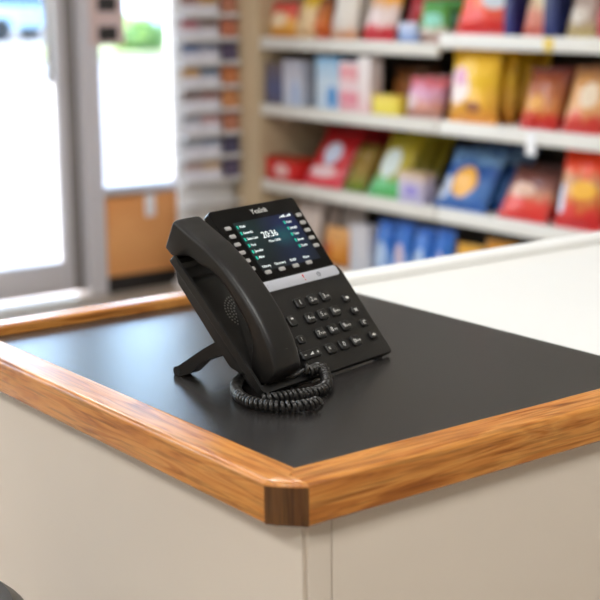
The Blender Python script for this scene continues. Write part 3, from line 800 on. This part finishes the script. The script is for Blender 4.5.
item('bag', 'nut_bag', z2, -3.262, .18, .236, [(.0, (196, 52, 44)), (.2, (200, 66, 50)), (.35, (216, 160, 100)), (.7, (196, 140, 80)), (1, (140, 90, 60))], [(.6, .55, .2, .2, (226, 206, 180))], 'golden nut bag with pale patch on the second shelf', 'bag', lean=18, depth=.058, rear=1, rear_label='golden nut bag %s behind the front golden nut bag')
item('bag', 'nut_bag', z2, -3.07, .17, .24, [(.0, (60, 50, 90)), (.5, (150, 96, 60)), (1, (130, 80, 50))], [], 'brown nut bag with navy foot at the right end of the second shelf', 'bag', lean=18, depth=.058)
# third shelf
item('carton', 'tea_box', z3, -4.962, .225, .105, [(.0, (196, 30, 32)), (.5, (210, 44, 44)), (.85, (190, 44, 30)), (1, (150, 60, 30))], [(.5, .45, .24, .26, (232, 190, 188))], 'low red box with pale panel at the left end of the third shelf', 'box', lean=0, depth=.10)
item('bag', 'crisp_bag', z3, -4.712, .255, .28, [(.0, (226, 60, 76)), (.22, (230, 110, 120)), (.36, (200, 28, 36)), (1, (170, 18, 26))], [(.55, .52, .22, .2, (206, 214, 236)), (.5, .22, .34, .1, (238, 206, 210))], 'red crisp bag with pale blue oval leaning on the third shelf', 'bag', lean=32, depth=.055, rear=2, rear_label='red crisp bag %s behind the front red bag on the third shelf')
item('bag', 'crisp_bag', z3, -4.50, .13, .215, [(.0, (110, 140, 40)), (.4, (150, 120, 50)), (1, (120, 96, 30))], [], 'olive crisp bag squeezed right of the red bags', 'bag', lean=30)
item('bag', 'crisp_bag', z3, -4.30, .21, .28, [(.0, (96, 180, 96)), (.2, (90, 190, 130)), (.36, (176, 160, 50)), (1, (168, 150, 30))], [(.45, .5, .26, .24, (216, 228, 226))], 'olive and green crisp bag with white oval on the third shelf', 'bag', lean=30, depth=.055, rear=2, rear_label='olive green crisp bag %s behind the front one with white oval')
item('carton', 'tea_box', z3, -4.105, .15, .12, [(.0, (186, 182, 216)), (.6, (190, 180, 200)), (1, (200, 170, 130))], [(.5, .4, .3, .2, (150, 140, 206))], 'lavender box between the green and blue bags on the third shelf', 'box', lean=0)
item('bag', 'crisp_bag', z3, -3.862, .28, .252, [(.0, (44, 90, 160)), (.3, (60, 110, 176)), (.7, (24, 70, 140)), (.85, (120, 160, 200)), (1, (30, 60, 110))], [(.5, .42, .24, .26, (230, 168, 60)), (.15, .3, .14, .2, (190, 200, 220))], 'blue crisp bag with golden disc on the third shelf', 'bag', lean=30, depth=.055, rear=2, rear_label='blue crisp bag %s behind the front blue one')
item('bag', 'crisp_bag', z3, -3.533, .24, .214, [(.0, (204, 40, 32)), (.3, (214, 56, 36)), (.45, (200, 140, 110)), (.65, (120, 70, 60)), (1, (60, 34, 30))], [(.4, .5, .24, .14, (226, 190, 170))], 'red crisp bag with dark brown top on the third shelf', 'bag', lean=30, depth=.055, rear=1, rear_label='red and dark brown crisp bag %s behind the front one')
item('bag', 'crisp_bag', z3, -3.272, .21, .285, [(.0, (196, 36, 40)), (.22, (204, 54, 44)), (.38, (206, 130, 66)), (.58, (196, 150, 110)), (.74, (228, 62, 20)), (1, (226, 56, 14))], [(.62, .48, .26, .12, (234, 176, 60)), (.16, .35, .1, .2, (206, 210, 226))], 'bright orange red crisp bag with golden patch on the third shelf', 'bag', lean=12, rear=2, rear_label='bright orange red crisp bag %s behind the front one')
item('bag', 'crisp_bag', z3, -3.06, .19, .285, [(.0, (190, 28, 40)), (.5, (206, 60, 40)), (1, (226, 56, 14))], [], 'plain red crisp bag at the right end of the third shelf', 'bag', lean=12)
# bottom shelf
item('bag', 'bread_bag', z4, -4.84, .19, .25, [(.0, (196, 180, 170)), (1, (206, 192, 186))], [], 'pinkish beige bread bag at the left end of the bottom shelf', 'bag', rear=1, rear_label='pinkish beige bread bag %s behind the front one')
item('bag', 'bread_bag', z4, -4.655, .16, .255, [(.0, (206, 200, 196)), (1, (180, 170, 164))], [], 'greyish white bread bag on the bottom shelf', 'bag', yoff=.10)
item('bag', 'snack_bag', z4, -4.615, .17, .165, [(.0, (206, 130, 40)), (.5, (222, 150, 70)), (1, (232, 180, 120))], [(.3, .4, .2, .22, (190, 90, 20))], 'orange snack bag before the greyish bread bag', 'bag', lean=6)
item('carton', 'biscuit_box', z4, -4.425, .12, .20, [(.0, (210, 214, 224)), (1, (200, 196, 200))], [], 'pale grey box between the orange and blue packs on the bottom shelf', 'box', lean=0)
for k, x in enumerate((-4.30, -4.185, -4.065, -3.95)):
    item('bag', 'cereal_bag', z4, x, .106, .235 + .008 * (k % 2), [(.0, (206, 214, 236)), (.3, (130, 170, 226)), (.55, (56, 120, 206)), (1, (36, 92, 180))], [(.5, .36, .2, .28, (222, 200, 210) if k % 2 else (190, 212, 240))],
         ('leftmost of the four blue packs on the bottom shelf', 'second blue pack from the left on the bottom shelf', 'third blue pack from the left on the bottom shelf', 'rightmost of the four blue packs on the bottom shelf')[k], 'bag', lean=6, depth=.06, group='blue packs on the bottom shelf')
item('bag', 'snack_bag', z4, -3.82, .15, .20, [(.0, (226, 170, 60)), (1, (214, 160, 60))], [(.5, .5, .24, .2, (196, 190, 180))], 'golden yellow snack bag right of the blue packs', 'bag', lean=8)
item('bag', 'snack_bag', z4, -3.66, .16, .235, [(.0, (200, 120, 30)), (1, (206, 140, 30))], [], 'orange brown snack bag on the bottom shelf', 'bag', lean=8)
item('bag', 'snack_bag', z4, -3.49, .17, .22, [(.0, (150, 80, 40)), (1, (110, 60, 34))], [], 'dark brown snack bag at the right of the bottom shelf', 'bag', lean=8)

tag(MB().box(-3.398, -3.355, YS - .007, YS - .0045, z1r - .044, z1r).build('shelf_label', M['yellowtag']), 'yellow price tag on the right top shelf edge', 'tag')
tag(MB().box(-3.468, -3.422, YS - .007, YS - .0045, z2 - .085, z2 - .005).build('shelf_label', M['white']), 'white price tag hanging below the second shelf edge', 'tag')

# ------------------------------------------------------------------ leaflet rack
rk = empty('leaflet_rack', (-5.2, 3.475, 0), label='tall white leaflet rack standing between the window and the shelving', cat='rack')
MB().box(-.10, -.085, -.15, .15, .04, 1.95, .002).build('back_panel', M['white'], rk)
MB().box(-.14, .06, -.15, .15, 0, .04, .004).build('base', M['white'], rk)
tiers = [1.735 - .1035 * k for k in range(14)]
ORD = ['first', 'second', 'third', 'fourth', 'fifth', 'sixth', 'seventh', 'eighth', 'ninth', 'tenth', 'eleventh', 'twelfth', 'thirteenth', 'fourteenth']
cols = [((70, 96, 150), 'blue'), ((150, 100, 96), 'brown'), ((120, 130, 160), 'slate'), ((196, 140, 70), 'amber'), ((180, 96, 110), 'rose'), ((90, 110, 140), 'steel blue'), ((130, 110, 110), 'taupe')]
side = [((188, 120, 82), 'orange'), ((80, 78, 104), 'navy'), ((180, 112, 90), 'terracotta'), ((196, 138, 96), 'tan'), ((92, 84, 110), 'plum'), ((176, 120, 100), 'clay')]
lm = {}
def leaf_mat(c):
    if c not in lm: lm[c] = packaging('leaflet_print', [(.0, (226, 228, 240)), (.52, (230, 230, 242)), (.66, c), (1, c)], [], ax=('Y', 'Z'), namt=.05, rough=.6)
    return lm[c]
vis = [k for k in range(14) if tiers[k] < 1.34]
for k, z in enumerate(tiers):
    pk = MB().box(-.085, -.012, -.148, .148, z - .010, z - .004).box(-.014, -.012, -.148, .148, z - .01, z + .012).build('pocket', M['white'], rk)
    if k not in vis or z < .42: continue
    row = ORD[vis.index(k)]
    for c, (y0, y1) in enumerate(((-.143, -.058), (-.052, .042), (.058, .146))):
        if c < 2:
            cc, nm = cols[(k * 3 + c * 2) % 7]; pale = .28 if z > .75 else .6
            cc = tuple(int(q + (228 - q) * pale) for q in cc); nm = nm if pale < .5 else 'pale ' + nm
        else: cc, nm = side[(k * 2 + k // 3) % 6]
        o = MB().box(-.0012, .0012, y0, y1, 0, .093 if c < 2 else .095).build('leaflet', leaf_mat(cc) if c < 2 else packaging('leaflet_cover', [(0, cc), (1, tuple(min(255, int(q * 1.12)) for q in cc))], [], ax=('Y', 'Z')))
        o.location = (-5.2 - .022, 3.475, z - .0035); o.rotation_euler = (0, math.radians(-8), 0)
        tag(o, f"{nm} leaflet, {row} visible tier down, {('window-side', 'middle', 'shelf-side')[c]} pocket of the leaflet rack", 'leaflet', 'leaflets in the rack')

# ------------------------------------------------------------------ daylight
wd = bpy.data.worlds.new('world'); SC.world = wd; wd.use_nodes = True
wn = wd.node_tree; bg = wn.nodes['Background']
sky = wn.nodes.new('ShaderNodeTexSky'); sky.sky_type = 'NISHITA'; sky.sun_disc = False; sky.sun_elevation = math.radians(42); sky.sun_rotation = math.radians(200); sky.air_density = 1.0; sky.dust_density = 3
wn.links.new(sky.outputs[0], bg.inputs[0]); bg.inputs[1].default_value = 2.2
sd_ = bpy.data.lights.new('sun', 'SUN'); sd_.energy = 1.2; sd_.angle = math.radians(2); sd_.color = (1, .96, .9)
so = bpy.data.objects.new('sun', sd_); COL.objects.link(so); so.rotation_euler = Vector((.35, -.55, -.75)).to_track_quat('-Z', 'Y').to_euler(); so.location = (-12, 8, 10)

SC.view_settings.view_transform = 'Standard'; SC.view_settings.look = 'None'; SC.view_settings.gamma = 1
SC.view_settings.exposure = 0.0
SC.cycles.use_denoising = True
SC.cycles.max_bounces = 8; SC.cycles.sample_clamp_indirect = 6
SC.cycles.caustics_reflective = False; SC.cycles.caustics_refractive = False
